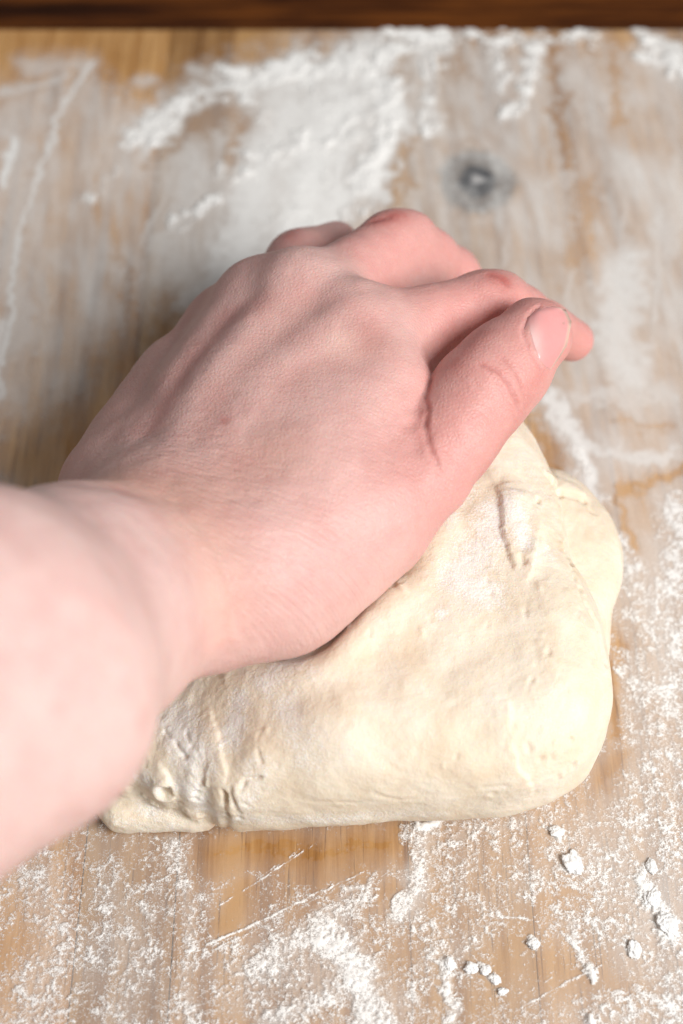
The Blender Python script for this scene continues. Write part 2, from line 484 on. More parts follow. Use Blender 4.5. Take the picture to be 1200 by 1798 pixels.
def palm(p):
    d = chain(p, [(CM2, .0125), (lerp(CM2, MC2, .5), .0112), (MC2, .0122)], .004)
    for a, b, r in ((CM3, MC3, .0120), (CM4, MC4, .0112), (CM5, MC5, .0105)):
        d = smin(d, chain(p, [(a, .0122), (lerp(a, b, .5), r + .0002), (b, r)], .004), .021)
    for (a1, b1), (a2, b2) in (((CM3, MC3), (CM4, MC4)), ((CM2, MC2), (CM3, MC3))):
        d = smin(d, cone(p, lerp(a1, a2, .5), lerp(lerp(a1, a2, .5), lerp(b1, b2, .5), .82), .0122, .0100), .012)
    # flesh of the palm side
    d = smin(d, cone(p, lerp(CM2, MC2, .35) - DOR * .008 + RAD * .004, lerp(CM2, MC2, .95) - DOR * .007, .0115, .010), .012)
    d = smin(d, cone(p, lerp(CM4, MC4, .1) - DOR * .008, lerp(CM4, MC4, .95) - DOR * .007, .0125, .010), .012)
    d = smin(d, cone(p, CM5 - DOR * .006, lerp(CM5, MC5, .8) - DOR * .005, .0125, .0105), .012)
    # carpus
    d = smin(d, cone(p, Wr + RAD * .012, lerp(Wr, CM2, .9), .0175, .0145), .016)
    d = smin(d, cone(p, Wr - RAD * .012, lerp(Wr, CM5, .9), .0165, .0135), .016)
    # web muscle between thumb and index
    d = smin(d, cone(p, lerp(CM2, MC2, .30) + RAD * .010 - DOR * .004, lerp(CM2, MC2, .80) + RAD * .0085 - DOR * .004, .0125, .0100), .014)
    d = smin(d, chain(p, [(T0, .0185), (lerp(T0, T1, .5), .0165), (T1, .0128)], .008), .016)
    d = smin(d, cone(p, P(560, 825, .0725), P(676, 690, .0745), .0140, .0118), .010)
    d = smin(d, cone(p, P(690, 660, .065), P(800, 610, .060), .0112, .0095), .008)
    d = smin(d, cone(p, P(230, 778, .050), P(305, 668, .052), .0102, .0098), .010)
    d = smin(d, cone(p, lerp(T0, T1, .15) - DOR * .007, lerp(T0, T1, .6) - DOR * .006, .016, .0130), .012)
    d = smin(d, cone(p, Wr + RAD * .013 - DOR * .004, T0 + RAD * .003, .0160, .0178), .016)
    d = smin(d, cone(p, P(630, 540, .060), P(735, 515, .052), .0092, .0085), .006)
    d = smin(d, cone(p, P(540, 455, .052), P(590, 432, .045), .0080, .0075), .005)
    # knuckle heads and tendons
    for q, r in ((MC2, .0085), (MC3, .0086), (MC4, .0078), (MC5, .0072)):
        d = smin(d, np.linalg.norm(p - q - DOR * .0040, axis=1) - r, .010)
    for a, b in ((CM2, MC2), (CM3, MC3), (CM4, MC4)):
        d = smin(d, cone(p, lerp(a, b, .45) + DOR * .0088, b + DOR * .0084, .0016, .0028), .012)
    return d
def thumb(p):
    d = chain(p, [(T1, .0130), (lerp(T1, T2, .5), .0124), (T2, .0128), (lerp(T2, T3, .5), .0119), (T3, .0101)], .005)
    tip = T3 + unit(T3 - T2) * .002
    return smin(d, np.linalg.norm(p - tip, axis=1) - .0095, .004)
def hand_sdf(p):
    pa = smin(palm(p), forearm(p), .011)
    f2 = finger(p, MC2, PI2, DI2, TI2, (.0112, .0098, .0094, .0086, .0080, .0068))
    f3 = finger(p, MC3, PI3, DI3, TI3, (.0112, .0100, .0098, .0088, .0082, .0070))
    f4 = finger(p, MC4, PI4, DI4, TI4, (.0104, .0092, .0090, .0082, .0076, .0066))
    f5 = finger(p, MC5, PI5, DI5, TI5, (.0094, .0080, .0078, .0072, .0066, .0058))
    d = smin(pa, f2, .009)
    for f in (f3, f4, f5): d = smin(d, smin(pa, f, .009), .0012)
    return smin(d, smin(pa, thumb(p), .0014), .0006)

allp = np.array([Wr, MC2, MC3, MC4, MC5, TI2, TI3, TI4, TI5, T3, F1, F2, F3])
lo = allp.min(0) - .045; hi = allp.max(0) + .045
HV, HF = isosurface(hand_sdf, lo, hi, .00065)
HV = relax(HV, HF, 2, .4)
print('hand', len(HV), 'F3', F3, 'cam', CAM)

HN = normals(HV, HF)
cast = Caster(HV, HF)
def carve(V, Nn, pts, depth, width, bulge=.35, warp=0):
    """press a crease (or, with negative depth, raise a ridge) along a line lying on the surface"""
    if not pts: return
    if len(pts) == 1: pts = pts * 2
    i = near(V, pts, width * 4)
    w_ = V[i]
    if warp: w_ = w_ + np.stack([fbm3(w_ * 260, 201 + k, 3) - .5 for k in range(3)], 1) * warp
    d = polydist(w_, pts) / width
    prof = np.exp(-d * d) - bulge * np.exp(-((d - 2.0) / .8) ** 2)
    V[i] -= Nn[i] * (depth * prof)[:, None]
HV0 = HV.copy()
for pts, dp, wd in (
    ([(845, 640), (872, 650), (893, 672), (908, 705), (914, 725)], .00075, .0007),
    ([(884, 628), (905, 650), (918, 680), (924, 700)], .0005, .0007),
    ([(858, 652), (880, 680), (897, 715), (905, 742)], .0004, .0006),
    ([(830, 668), (850, 690), (868, 720)], .00025, .0006),
    ([(757, 668), (746, 700), (752, 722), (745, 745), (750, 765), (757, 790), (768, 812)], .0008, .0008),
    ([(757, 790), (768, 812), (772, 830)], .0006, .0007),
    ([(742, 742), (730, 742), (716, 748)], .0004, .0014),
    ([(744, 715), (730, 712), (718, 716)], .0003, .0014),
    ([(948, 538), (930, 551), (918, 582), (930, 616), (950, 645)], .0008, .0006),
    ([(745, 768), (731, 790), (727, 830)], .0004, .0026),
    ([(345, 775), (393, 675), (471, 590), (548, 538)], .0006, .0050),
    ([(255, 760), (320, 650), (395, 560), (440, 515)], .0007, .0048),
    ([(500, 668), (560, 640), (640, 628)], .0006, .0046),
    ([(548, 538), (600, 510), (660, 505)], .0004, .0034),
    ([(130, 848), (212, 856), (280, 874)], .0006, .0045),
    ([(310, 880), (380, 960), (412, 1050), (420, 1110)], .00035, .0012),
    ([(858, 482), (876, 486), (892, 500)], .0004, .0009), ([(846, 486), (866, 494), (880, 508)], .0003, .0009),
    ([(655, 388), (680, 380)], .0004, .0012),
    ):
    carve(HV, HN, cast.line(pts), dp * (.62 if wd < .001 else 1), wd, .12)
# small skin relief
q = HV * 1000
HV += HN * ((fbm3(q / 9.0, 3, 2) - .5) * .0007 + (fbm3(q / 2.6, 9, 2) - .5) * .00018)[:, None]

tint = np.tile([[.67, .415, .375]], (len(HV), 1))
def dab(V, col, pts, R, c, w):
    pts = [x for x in pts if x is not None]
    if not pts: return
    if len(pts) == 1: pts = pts * 2
    i = near(V, pts, R * 2.6); d = polydist(V[i], pts) / R
    k = (w * np.exp(-d * d))[:, None]; col[i] = col[i] * (1 - k) + np.array(c) * k
arm_t = sst(.012, .055, (HV - Wr) @ unit(F1 - Wr))
tint = tint * (1 - arm_t[:, None]) + np.array([.70, .485, .445]) * arm_t[:, None]
PINK = (.64, .195, .17); RED = (.40, .085, .07); YEL = (.62, .38, .26); SHADE_BRN = (.35, .135, .10)
dab(HV, tint, [lerp(T0, T1, .8), T1, T2, T3], .0155, PINK, .85)
dab(HV, tint, [lerp(MC2, PI2, .5), PI2, DI2, TI2], .0125, PINK, .72)
dab(HV, tint, [lerp(MC3, PI3, .5), PI3, DI3, TI3], .0125, PINK, .7)
dab(HV, tint, [MC4, PI4, DI4, TI4], .0120, RED, .55)
dab(HV, tint, [MC5, PI5, DI5, TI5], .0115, RED, .5)
dab(HV, tint, [CM5, lerp(CM5, MC5, .5), MC5], .0165, SHADE_BRN, .92)  # ruddier skin with shade painted in along the little-finger side
dab(HV, tint, [lerp(CM4, MC4, .2), lerp(CM4, MC4, .8)], .0110, SHADE_BRN, .5)  # painted shade carried on over the ring metacarpal
for pts, R, c, w in (
    ([(205, 845), (300, 880), (360, 950), (390, 1050)], .0090, YEL, .30), ([(190, 835), (270, 848), (345, 880), (410, 960), (445, 1050)], .0060, (.50, .25, .20), .32),  # last dab paints soft shade on the hand beside the forearm
    ([(640, 580)], .0080, RED, .38), ([(535, 515)], .006, RED, .22), ([(600, 600)], .005, (.85, .62, .53), .4),
    ([(868, 484), (885, 492)], .0032, RED, .75), ([(660, 388), (700, 376)], .0034, RED, .75), ([(510, 412)], .004, RED, .5),
    ([(455, 530)], .0060, RED, .3), ([(350, 765), (393, 670), (470, 582), (540, 535)], .0045, SHADE_BRN, .20), ([(270, 745), (330, 640), (400, 555)], .0045, RED, .30), ([(510, 668), (580, 635), (660, 605)], .0050, SHADE_BRN, .22), ([(250, 830), (380, 850), (480, 800)], .011, (.58, .32, .25), .45), ([(395, 738)], .0015, RED, .5),  # brown dabs paint shade into tendon valleys, the wide one near the wrist
    ([(757, 668), (748, 720), (752, 765), (760, 795)], .0010, RED, .35),
    ([(845, 640), (872, 650), (893, 672), (908, 705)], .0010, RED, .45),
    ([(884, 628), (905, 650), (918, 680)], .0009, RED, .3),
    ([(800, 640), (850, 585)], .0030, RED, .45),
    ([(945, 660), (905, 760), (850, 830)], .0045, RED, .25),
    ([(620, 960)], .012, (.75, .40, .36), .5), ([(390, 1110)], .006, (.78, .44, .37), .5), ([(220, 860)], .004, (.70, .36, .32), .6),
    ):
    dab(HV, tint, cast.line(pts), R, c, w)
tint *= (1 + .06 * (fbm3(q / 5.0, 21, 3) - .5))[:, None]
wr = np.zeros(len(HV))
def dabw(pts, R, w):
    if not pts: return
    if len(pts) == 1: pts = pts * 2
    i = near(HV, pts, R * 2.6); wr[i] = np.maximum(wr[i], w * np.exp(-(polydist(HV[i], pts) / R) ** 2))
dabw(cast.line([(330, 800), (470, 900), (560, 1030)]), .020, 1.0)
dabw(cast.line([(210, 790), (330, 800)]), .016, .9)
dabw(cast.line([(300, 620), (420, 640), (560, 720), (660, 820)]), .022, .45)
dabw(cast.line([(820, 780), (870, 690)]), .012, .35)

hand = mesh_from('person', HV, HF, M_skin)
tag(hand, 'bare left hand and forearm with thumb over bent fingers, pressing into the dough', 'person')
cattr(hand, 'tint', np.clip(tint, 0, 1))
fattr(hand, 'along', (HV - Wr) @ AX); fattr(hand, 'across', (HV - Wr) @ RAD); fattr(hand, 'wrinkle', wr)

# thumbnail: a thin curved plate seated on the thumb tip
nb = [(942, 542), (926, 558), (919, 582), (931, 614), (949, 641)]
nf = [(968, 537), (991, 546), (1001, 566), (993, 606), (964, 654)]
def along_pl(pl, t):
    x = t * (len(pl) - 1); i = min(int(x), len(pl) - 2); f = x - i
    return (pl[i][0] * (1 - f) + pl[i + 1][0] * f, pl[i][1] * (1 - f) + pl[i + 1][1] * f)
cast2 = Caster(HV, HF)
NU, NV = 13, 21
top = np.zeros((NU, NV, 3)); nor = np.zeros((NU, NV, 3)); ncol = np.zeros((NU, NV, 3))
for j in range(NV):
    v = j / (NV - 1); b = along_pl(nb, v); f = along_pl(nf, v)
    last = None
    for i in range(NU):
        u = i / (NU - 1)
        h, n = cast2(b[0] + (f[0] - b[0]) * u, b[1] + (f[1] - b[1]) * u)
        if h is None: h, n = last[0] + (last[0] - last2[0]) * .8, last[1]
        last2 = last if last is not None else (h, n); last = (h, n)
        top[i, j] = h; nor[i, j] = n
        e = min(u * 3.0, 1) * min(v * 5, 1) * min((1 - v) * 5, 1)
        c = np.array([.70, .315, .30])
        lun = math.exp(-(((u - .12) / .20) ** 2 + ((v - .62) / .22) ** 2)); c = c * (1 - .75 * lun) + np.array([.82, .58, .54]) * .75 * lun
        fe = float(sst(.93, .98, u)); c = c * (1 - fe) + np.array([.80, .62, .50]) * fe
        ncol[i, j] = c
for _ in range(6):                                # a nail is smoother than the skin under it
    for A_ in (top, nor):
        A_[1:-1, 1:-1] = (A_[:-2, 1:-1] + A_[2:, 1:-1] + A_[1:-1, :-2] + A_[1:-1, 2:]) / 4
nor /= np.linalg.norm(nor, axis=2)[:, :, None]
uu = np.linspace(0, 1, NU)[:, None]; vv = np.linspace(0, 1, NV)[None, :]
rise = .00060 * np.minimum(uu * 4, 1) * np.minimum(vv * 6, 1) * np.minimum((1 - vv) * 6, 1) - .00006
out = top + nor * rise[:, :, None]
inn = top - nor * .0007
VV = np.concatenate([out.reshape(-1, 3), inn.reshape(-1, 3)]); m_ = NU * NV
FF = []
for i in range(NU - 1):
    for j in range(NV - 1):
        a = i * NV + j; FF.append((a, a + NV, a + NV + 1, a + 1)); FF.append((a + m_, a + 1 + m_, a + NV + 1 + m_, a + NV + m_))
ring = [j for j in range(NV)] + [i * NV + NV - 1 for i in range(1, NU)] + [(NU - 1) * NV + j for j in range(NV - 2, -1, -1)] + [i * NV for i in range(NU - 2, 0, -1)]
for a, b in zip(ring, ring[1:] + ring[:1]): FF.append((a, b, b + m_, a + m_))
nail = mesh_from('thumbnail', VV, FF, M_nail, hand)
cattr(nail, 'tint', np.concatenate([ncol.reshape(-1, 3)] * 2))
bm = bmesh.new(); bm.from_mesh(nail.data); bmesh.ops.recalc_face_normals(bm, faces=bm.faces); bm.to_mesh(nail.data); bm.free()

# ------------------------------------------------------------------ dough
def world2(pts, z): return np.array([P(x, y, z)[:2] for x, y in pts])
outA = np.concatenate([
    world2([(186, 1366), (212, 1394), (238, 1380), (262, 1396), (288, 1410), (310, 1402), (336, 1424), (366, 1416), (386, 1436), (398, 1428), (412, 1446), (600, 1446), (800, 1440), (930, 1420),
            (1015, 1380), (1058, 1315), (1071, 1265), (1058, 1180), (1036, 1090)], .019),
    world2([(1006, 1000), (988, 925), (972, 850), (944, 790), (905, 742)], .030),
    world2([(850, 735), (760, 720), (620, 720), (480, 780), (360, 870), (290, 950), (230, 1100), (175, 1290)], .02)])
outB = world2([(930, 830), (985, 832), (1025, 858), (1062, 900), (1092, 948), (1097, 1010), (1080, 1085), (1064, 1160), (1020, 1230), (900, 1230), (860, 1000)], .016)
outC = world2([(160, 1404), (178, 1440), (200, 1463), (280, 1456), (362, 1460), (392, 1432), (330, 1340), (220, 1320)], .006)
GX0, GY0, GS = -.14, -.17, .0010
gx = np.arange(GX0, .14, GS); gy = np.arange(GY0, .10, GS)
GP = np.stack(np.meshgrid(gx, gy, indexing='ij'), -1).reshape(-1, 2)
def grid(poly, sm):
    return poly_sdf(GP, smooth_closed(poly, sm)).reshape(len(gx), len(gy))
G = [grid(outA, 2), grid(outB, 2), grid(outC, 1)]
def bil(g, q):
    x = np.clip((q[:, 0] - GX0) / GS, 0, len(gx) - 1.001); y = np.clip((q[:, 1] - GY0) / GS, 0, len(gy) - 1.001)
    i = x.astype(int); j = y.astype(int); fx = x - i; fy = y - j
    return g[i, j] * (1 - fx) * (1 - fy) + g[i + 1, j] * fx * (1 - fy) + g[i, j + 1] * (1 - fx) * fy + g[i + 1, j + 1] * fx * fy
def pillow(p, g, H, r):
    w = bil(g, p) + r; v = np.abs(p[:, 2] - H / 2) - (H / 2 - r)
    return np.minimum(np.maximum(w, v), 0) + np.hypot(np.maximum(w, 0), np.maximum(v, 0)) - r
XL = P(180, 1400, .02)[0]; XM = P(620, 1300, .04)[0]
def dough_sdf(p):
    H = .029 + .021 * sst(XL, XM, p[:, 0])
    a = pillow(p, G[0], H, .0075 + .0135 * sst(XL, XM, p[:, 0]))
    b = pillow(p, G[1], .029 + 0 * H, .0138 + 0 * H)
    c = pillow(p, G[2], .013 + 0 * H, .0058 + 0 * H)
    d = smin(a, b, .0009); d = smin(d, c, .0010)
    i = np.where((d < .012) & (p[:, 2] > .015))[0]
    if len(i):
        hd = hand_sdf(p[i]) - .0010
        d[i] = smax(d[i] - .0018 * np.exp(-((hd - .003) / .0045) ** 2), -hd, .0016)
    return d
DV, DF = isosurface(dough_sdf, (GX0 + .02, GY0 + .01, -.004), (.125, .075, .058), .00055)
DV = relax(DV, DF, 2, .4)
DN = normals(DV, DF); dcast = Caster(DV, DF)
q = DV * 1000
low = sst(.001, .008, DV[:, 2])
DV += DN * (low * ((fbm3(q / 16, 31, 2) - .5) * .0028 + (fbm3(q * [1, .55, 1] / 5.0, 37, 3) - .5) * .00050 + (fbm3(q / 1.6, 41, 2) - .5) * .00026))[:, None]
left = sst(XL + .055, XL + .02, DV[:, 0])
DV += DN * (left * ((fbm3(q / 6.0, 51, 3) - .5) * .0008 + (np.abs(fbm3(q / 1.9, 57, 3) - .5) - .1) * -.0008))[:, None]
for pts, dp, wd in (
    ([(397, 1384), (399, 1405), (402, 1430)], .0022, .0007), ([(330, 1290), (352, 1330)], .0006, .0005), ([(230, 1340), (262, 1362)], .0008, .0005), ([(250, 1318), (270, 1345), (268, 1366)], .0006, .0005), ([(310, 1385), (330, 1392), (352, 1388)], .0008, .0005), ([(430, 1410), (448, 1420)], .0006, .0005),
    ([(408, 1385), (414, 1410), (420, 1436)], .0012, .0006),
    ([(292, 1388)], .008, .0014), ([(280, 1372), (293, 1388)], .002, .0007),
    ([(290, 1285), (312, 1312), (332, 1332)], .0010, .0005), ([(422, 1388), (436, 1372), (456, 1364)], .0012, .0006),
    ([(338, 1365), (348, 1380), (346, 1398)], .0011, .0006), ([(452, 1290), (450, 1315), (457, 1342)], .0006, .0005),
    ([(278, 1352), (296, 1372)], .0009, .0005), ([(340, 1400), (372, 1408)], .0008, .0005),
    
    ([(962, 842), (973, 872), (982, 910), (990, 950), (998, 985)], .0026, .0011),
    ([(940, 900), (946, 950), (934, 1004)], -.0007, .0016), ([(905, 880), (940, 920)], -.0008, .0040),
    ([(942, 880)], .0022, .0009), ([(926, 877)], .0015, .0007), ([(917, 982), (921, 988)], .0012, .0007),
    ([(919, 1198)], .0012, .0007), ([(936, 1190), (934, 1212)], .0012, .0007), ([(1004, 1302)], .0010, .0008), ([(985, 1185)], .0008, .0006), ([(984, 1075)], .0008, .0006), ([(960, 1160)], .001, .0007), ([(942, 1222)], .001, .0006),
    ([(985, 930), (1000, 985), (1020, 1040), (1045, 1100), (1064, 1165)], .0010, .0009), ([(966, 842), (1000, 852), (1022, 868)], -.0010, .0018), ([(965, 854), (985, 866), (1024, 878)], .0016, .0010),
    ([(1005, 870), (1030, 885), (1048, 903)], .0010, .0007),
    ([(660, 1400), (700, 1408), (760, 1410)], .0004, .0009), ([(480, 1395), (560, 1412), (640, 1415)], .0004, .0010), ([(850, 1385), (890, 1380)], .0004, .0008),
    ([(775, 1165), (780, 1180)], -.0006, .0008), ([(705, 1028), (712, 1040)], -.0007, .0008),
    ([(860, 780), (890, 830), (905, 870)], -.0008, .0040),
    ):
    carve(DV, DN, dcast.line(pts), dp, wd, .14, .0026)
def lip(px, h, R, under=.4):
    """one sheet of dough lying over another: the surface steps up on the right of the line, as walked"""
    pts = np.array(dcast.line(px))
    if len(pts) < 2: return
    i = near(DV, pts, R * 2.5)
    v = DV[i] + np.stack([fbm3(DV[i] * 300, 231 + k, 3) - .5 for k in range(3)], 1) * .0022
    best = np.full(len(i), 1e9); sd = np.zeros(len(i)); al = np.zeros(len(i))
    for k, (A, B) in enumerate(zip(pts[:-1], pts[1:])):
        d = segdist(v, A, B); m = d < best
        cr_ = (B[0] - A[0]) * (v[:, 1] - A[1]) - (B[1] - A[1]) * (v[:, 0] - A[0])
        best[m] = d[m]; sd[m] = np.sign(-cr_[m]); al[m] = (k + .5) / (len(pts) - 1)
    fade = np.minimum(1, np.minimum(al, 1 - al) * 5)
    e = np.exp(-(best / R) ** 2) * fade
    DV[i] += DN[i] * np.where(sd > 0, h * e, -h * under * e)[:, None]
lip([(930, 1012), (905, 998), (890, 970), (884, 935), (882, 900), (870, 856), (862, 840)], .0011, .0095, .25)
for _ in range(70):
    px_, py_ = (random.uniform(890, 1062), random.uniform(1040, 1370)) if _ < 34 else (random.uniform(420, 1050), random.uniform(1000, 1420))
    r_ = random.uniform(.00045, .0008)
    carve(DV, DN, dcast.line([(px_, py_), (px_ + random.uniform(-3, 3), py_ + random.uniform(0, 12))]), random.choice((1, 1, -.8)) * random.uniform(.0003, .0008), r_, .1)
lip([(960, 834), (970, 866), (981, 908), (989, 950), (1002, 995)], .0012, .0060, 1.3)
lip([(948, 940), (944, 975), (932, 1010)], .0007, .0030)
lip([(892, 1215), (899, 1265), (905, 1310), (914, 1345), (924, 1366), (936, 1384), (930, 1408)], .0006, .0040)
lip([(368, 1232), (378, 1270), (388, 1305), (395, 1335), (395, 1384)], .0005, .0050)
lip([(362, 1352), (361, 1377), (375, 1390), (397, 1384)][::-1], .0008, .0030)
lip([(186, 1385), (212, 1398), (235, 1386), (258, 1392), (270, 1408), (300, 1412), (330, 1430), (360, 1428), (392, 1440)][::-1], .0008, .0030)
lip([(285, 1352), (300, 1372), (296, 1390), (306, 1416)], .0010, .0026)
DV = relax(DV, DF, 1, .45)
DV[:, 2] = np.maximum(DV[:, 2], .0004)
fl = .10 + .25 * (fbm3(q / 14, 61, 3) - .5)
def dust(pts, R, w):
    pts = dcast.line(pts)
    if not pts: return
    if len(pts) == 1: pts = pts * 2
    i = near(DV, pts, R * 2.6); fl[i] = np.maximum(fl[i], w * np.exp(-(polydist(DV[i], pts) / R) ** 2))
for pts, R, w in (
    ([(875, 900), (850, 960), (805, 1015), (850, 1040)], .0080, .72), ([(895, 880), (915, 950)], .0048, .80), ([(960, 970)], .005, .45), ([(775, 1080)], .0022, .7),
    ([(790, 900), (830, 870)], .006, .45), ([(470, 1190), (520, 1150)], .0060, .68), ([(420, 1230), (405, 1300)], .0045, .72),
    ([(310, 1270), (340, 1330)], .0080, .80), ([(330, 1380), (370, 1420)], .0060, .74), ([(240, 1360), (280, 1380)], .0040, .6), ([(250, 1420), (300, 1440)], .0040, .5), ([(190, 1440), (260, 1452)], .003, .4),
    ([(450, 1350), (430, 1420)], .0060, .5), ([(420, 1440), (560, 1440), (760, 1436)], .0045, .48), ([(500, 1240), (540, 1330)], .0070, .45),
    ([(540, 1180)], .006, .4), ([(920, 800), (955, 870)], .004, .3)):
    dust(pts, R, w)
dough = mesh_from('bread_dough', DV, DF, M_dough)
tag(dough, 'pale folded lump of bread dough lying on the floured board under the hand', 'dough')
fattr(dough, 'flour', np.clip(fl, 0, 1))

# ------------------------------------------------------------------ flour on the board
YS = P(600, 1080, 0)[1]                            # finer sampling in front of this line
fx = np.concatenate([np.arange(-.235, -.128, .0010), np.arange(-.128, .128, .00037), np.arange(.128, .235, .0010)])
fy = np.concatenate([np.arange(-.25, -.172, .0010), np.arange(-.172, YS, .00037), np.arange(YS, BACK - .0005, .0008)])
nx_, ny_ = len(fx), len(fy)
XX, YY = [a.ravel() for a in np.meshgrid(fx, fy, indexing='ij')]
U, V = project(np.stack([XX, YY, 0 * XX], 1))
keep = V < 1e9
X = XX[keep]; Y = YY[keep]; U = U[keep]; V = V[keep]
UV = np.stack([U, V], 1)
wob = np.stack([(fbm2(X * 60, Y * 60, 71, 3) - .5) * 46, (fbm2(X * 60 + 9, Y * 60, 75, 3) - .5) * 46], 1)
wob2 = np.stack([(fbm2(X * 300, Y * 300, 81, 4) - .5), (fbm2(X * 300 + 9, Y * 300, 85, 4) - .5)], 1) * (22 + 34 * (1 - sst(500, 1000, V)))[:, None]
UW = UV + wob + wob2
def stroke(pts, w, soft=1.0, src=None):
    return np.exp(-(polydist(UW if src is None else src, pts) / w) ** 2 * soft)
streak = fbm2(X * 330 + Y * 40, Y * 30, 91, 4)
strk2 = fbm2(X * 900, Y * 60 - X * 200, 95, 3)
cloud = fbm2(X * 45, Y * 45, 99, 4)
fine = fbm2(X * 420, Y * 420, 103, 3)
back = 1 - sst(760, 1080, V)
# thin dust
edgeV = np.interp(U, [0, 40, 160, 260, 330, 480, 660, 700, 1200], [150, 120, 108, 150, 110, 100, 75, 50, 50])
film = .45 * back * sst(-10, 60, UW[:, 1] - edgeV) + (.14 + .14 * (cloud - .5)) * (1 - back) + .28 * (1 - back) * sst(800, 1150, UW[:, 0])
film *= .76 + .5 * cloud
film += (.30 * (streak - .5) + .12 * (strk2 - .5) +   .34 * (fbm2(X * 130 + 30 * Y, Y * 80, 131, 4) - .5)) * (.12 + .88 * back) * (film > .03)
thick = np.zeros(len(X)); grain = np.zeros(len(X)); bare = np.zeros(len(X))
def addfilm(pts, w, a, src=None):
    global film
    film = np.maximum(film, a * stroke(pts, w, 1.0, src))
def addgrain(pts, w, a, t=0.0):
    global grain, thick
    k = stroke(pts, w); grain = np.maximum(grain, a * k)
    if t: thick = np.maximum(thick, t * k)
def wipe(pts, w, a):
    global bare
    bare = np.maximum(bare, a * stroke(pts, w))
# swept patch and its ridges
addfilm([(600, 190), (560, 260), (520, 400)], 105, .96)
addfilm([(520, 200), (460, 300), (430, 420), (400, 520)], 90, .88)
addfilm([(330, 290), (300, 420), (330, 520)], 55, .60)
addfilm([(640, 110), (690, 200), (640, 330)], 60, .95)
addfilm([(240, 240), (330, 185), (420, 165), (560, 130), (660, 100)], 48, .92)
addfilm([(740, 75), (760, 120)], 40, .8)
addfilm([(600, 330), (560, 400)], 60, .92)
for x0_, y0_, x1_, y1_, w_, a_ in ((610, 200, 585, 380, 12, .95), (560, 190, 530, 380, 9, .9), (520, 220, 490, 400, 8, .88), (480, 260, 440, 420, 10, .85), (430, 300, 380, 450, 9, .8), (350, 260, 300, 400, 9, .62), (300, 300, 250, 430, 8, .58), (200, 200, 150, 330, 9, .55), (1010, 480, 1000, 600, 10, .55), (1110, 300, 1090, 430, 9, .55), (1160, 380, 1150, 560, 12, .62), (900, 380, 890, 470, 10, .5), (960, 250, 950, 330, 8, .5), (680, 250, 672, 330, 8, .5)):
    addfilm([(x0_, y0_), (x1_, y1_)], w_, a_, UV + wob * .5 + wob2 * .25)
addgrain([(240, 240), (285, 205), (335, 178), (400, 158)], 30, .72, .0007)
addgrain([(400, 150), (500, 130), (600, 108), (660, 92)], 36, .80, .0009)
addgrain([(650, 100), (690, 78), (740, 66), (775, 80)], 36, .86, .0012)
addgrain([(690, 90), (680, 180), (655, 260), (640, 320), (625, 370)], 32, .76, .0008)
addgrain([(560, 160), (640, 180), (600, 230)], 50, .58, .0006)
addgrain([(400, 300), (460, 285), (520, 268), (590, 245)], 27, .72, .0008)
addgrain([(290, 400), (340, 370), (385, 330)], 22, .70, .0008)
addgrain([(420, 165), (450, 200), (470, 215)], 18, .66, .0006)
addgrain([(140, 360), (190, 310)], 24, .56, .0004); addgrain([(220, 490), (250, 470)], 22, .5, .0003)
addgrain([(460, 420), (560, 330), (600, 300)], 60, .45, .0003)
addfilm([(330, 540), (400, 470), (480, 420)], 40, .75)
# left
for pts, w, a in (([(165, 118), (115, 195), (72, 285), (42, 420), (20, 540), (12, 640)], 10, .78), ([(40, 118), (100, 112), (165, 120)], 20, .5), ([(0, 160), (60, 150), (110, 135)], 14, .6),
                  ([(25, 245), (8, 320)], 13, .9), ([(5, 560), (0, 700)], 12, .75), ([(60, 470), (90, 560)], 22, .5), ([(235, 140), (260, 135)], 12, .5), ([(330, 115), (360, 125)], 12, .55)):
    addfilm(pts, w, a, UV + wob * .7 + wob2 * .30)
addfilm([(30, 200), (30, 420), (40, 600)], 60, .55)
wipe([(120, 780), (190, 730), (300, 600)], 70, .95); wipe([(40, 800), (140, 840)], 70, .85); wipe([(200, 440), (215, 500), (230, 560)], 14, .5)
wipe([(330, 220), (390, 195)], 26, .8); wipe([(405, 170), (405, 290)], 10, .6); wipe([(260, 280), (330, 225)], 14, .6)
# right, back
addgrain([(690, 66), (760, 60), (860, 64), (960, 66), (1050, 66)], 14, .82, .0010)
addgrain([(775, 75), (765, 130), (752, 180), (745, 215)], 23, .72, .0007)
addgrain([(945, 65), (935, 110), (915, 160), (895, 205)], 24, .78, .0009)
addgrain([(860, 65), (880, 100), (870, 150)], 18, .62, .0005); addfilm([(745, 90), (755, 220)], 30, .7); addfilm([(935, 80), (900, 200)], 30, .7); addfilm([(860, 70), (870, 150)], 25, .6); addfilm([(1140, 80), (1200, 125)], 30, .8); addgrain([(1055, 180), (1060, 230)], 18, .5); addgrain([(760, 130), (770, 170)], 20, .6, .0004)
addgrain([(1125, 72), (1170, 90), (1210, 125)], 24, .85, .0014)
addgrain([(1040, 100), (1050, 150), (1060, 220)], 16, .5, .0006)
wipe([(970, 80), (985, 180), (995, 270)], 10, .8); wipe([(1085, 70), (1095, 150), (1090, 210)], 13, .7); wipe([(720, 250), (700, 330), (690, 360)], 16, .65)
wipe([(832, 308), (840, 316)], 44, .95); wipe([(850, 330)], 60, .3); wipe([(770, 120), (820, 140)], 16, .5); wipe([(1020, 400), (1040, 330), (1010, 450)], 22, .55)
addfilm([(835, 385), (850, 370)], 20, .6); addfilm([(950, 330), (1020, 325)], 9, .6)
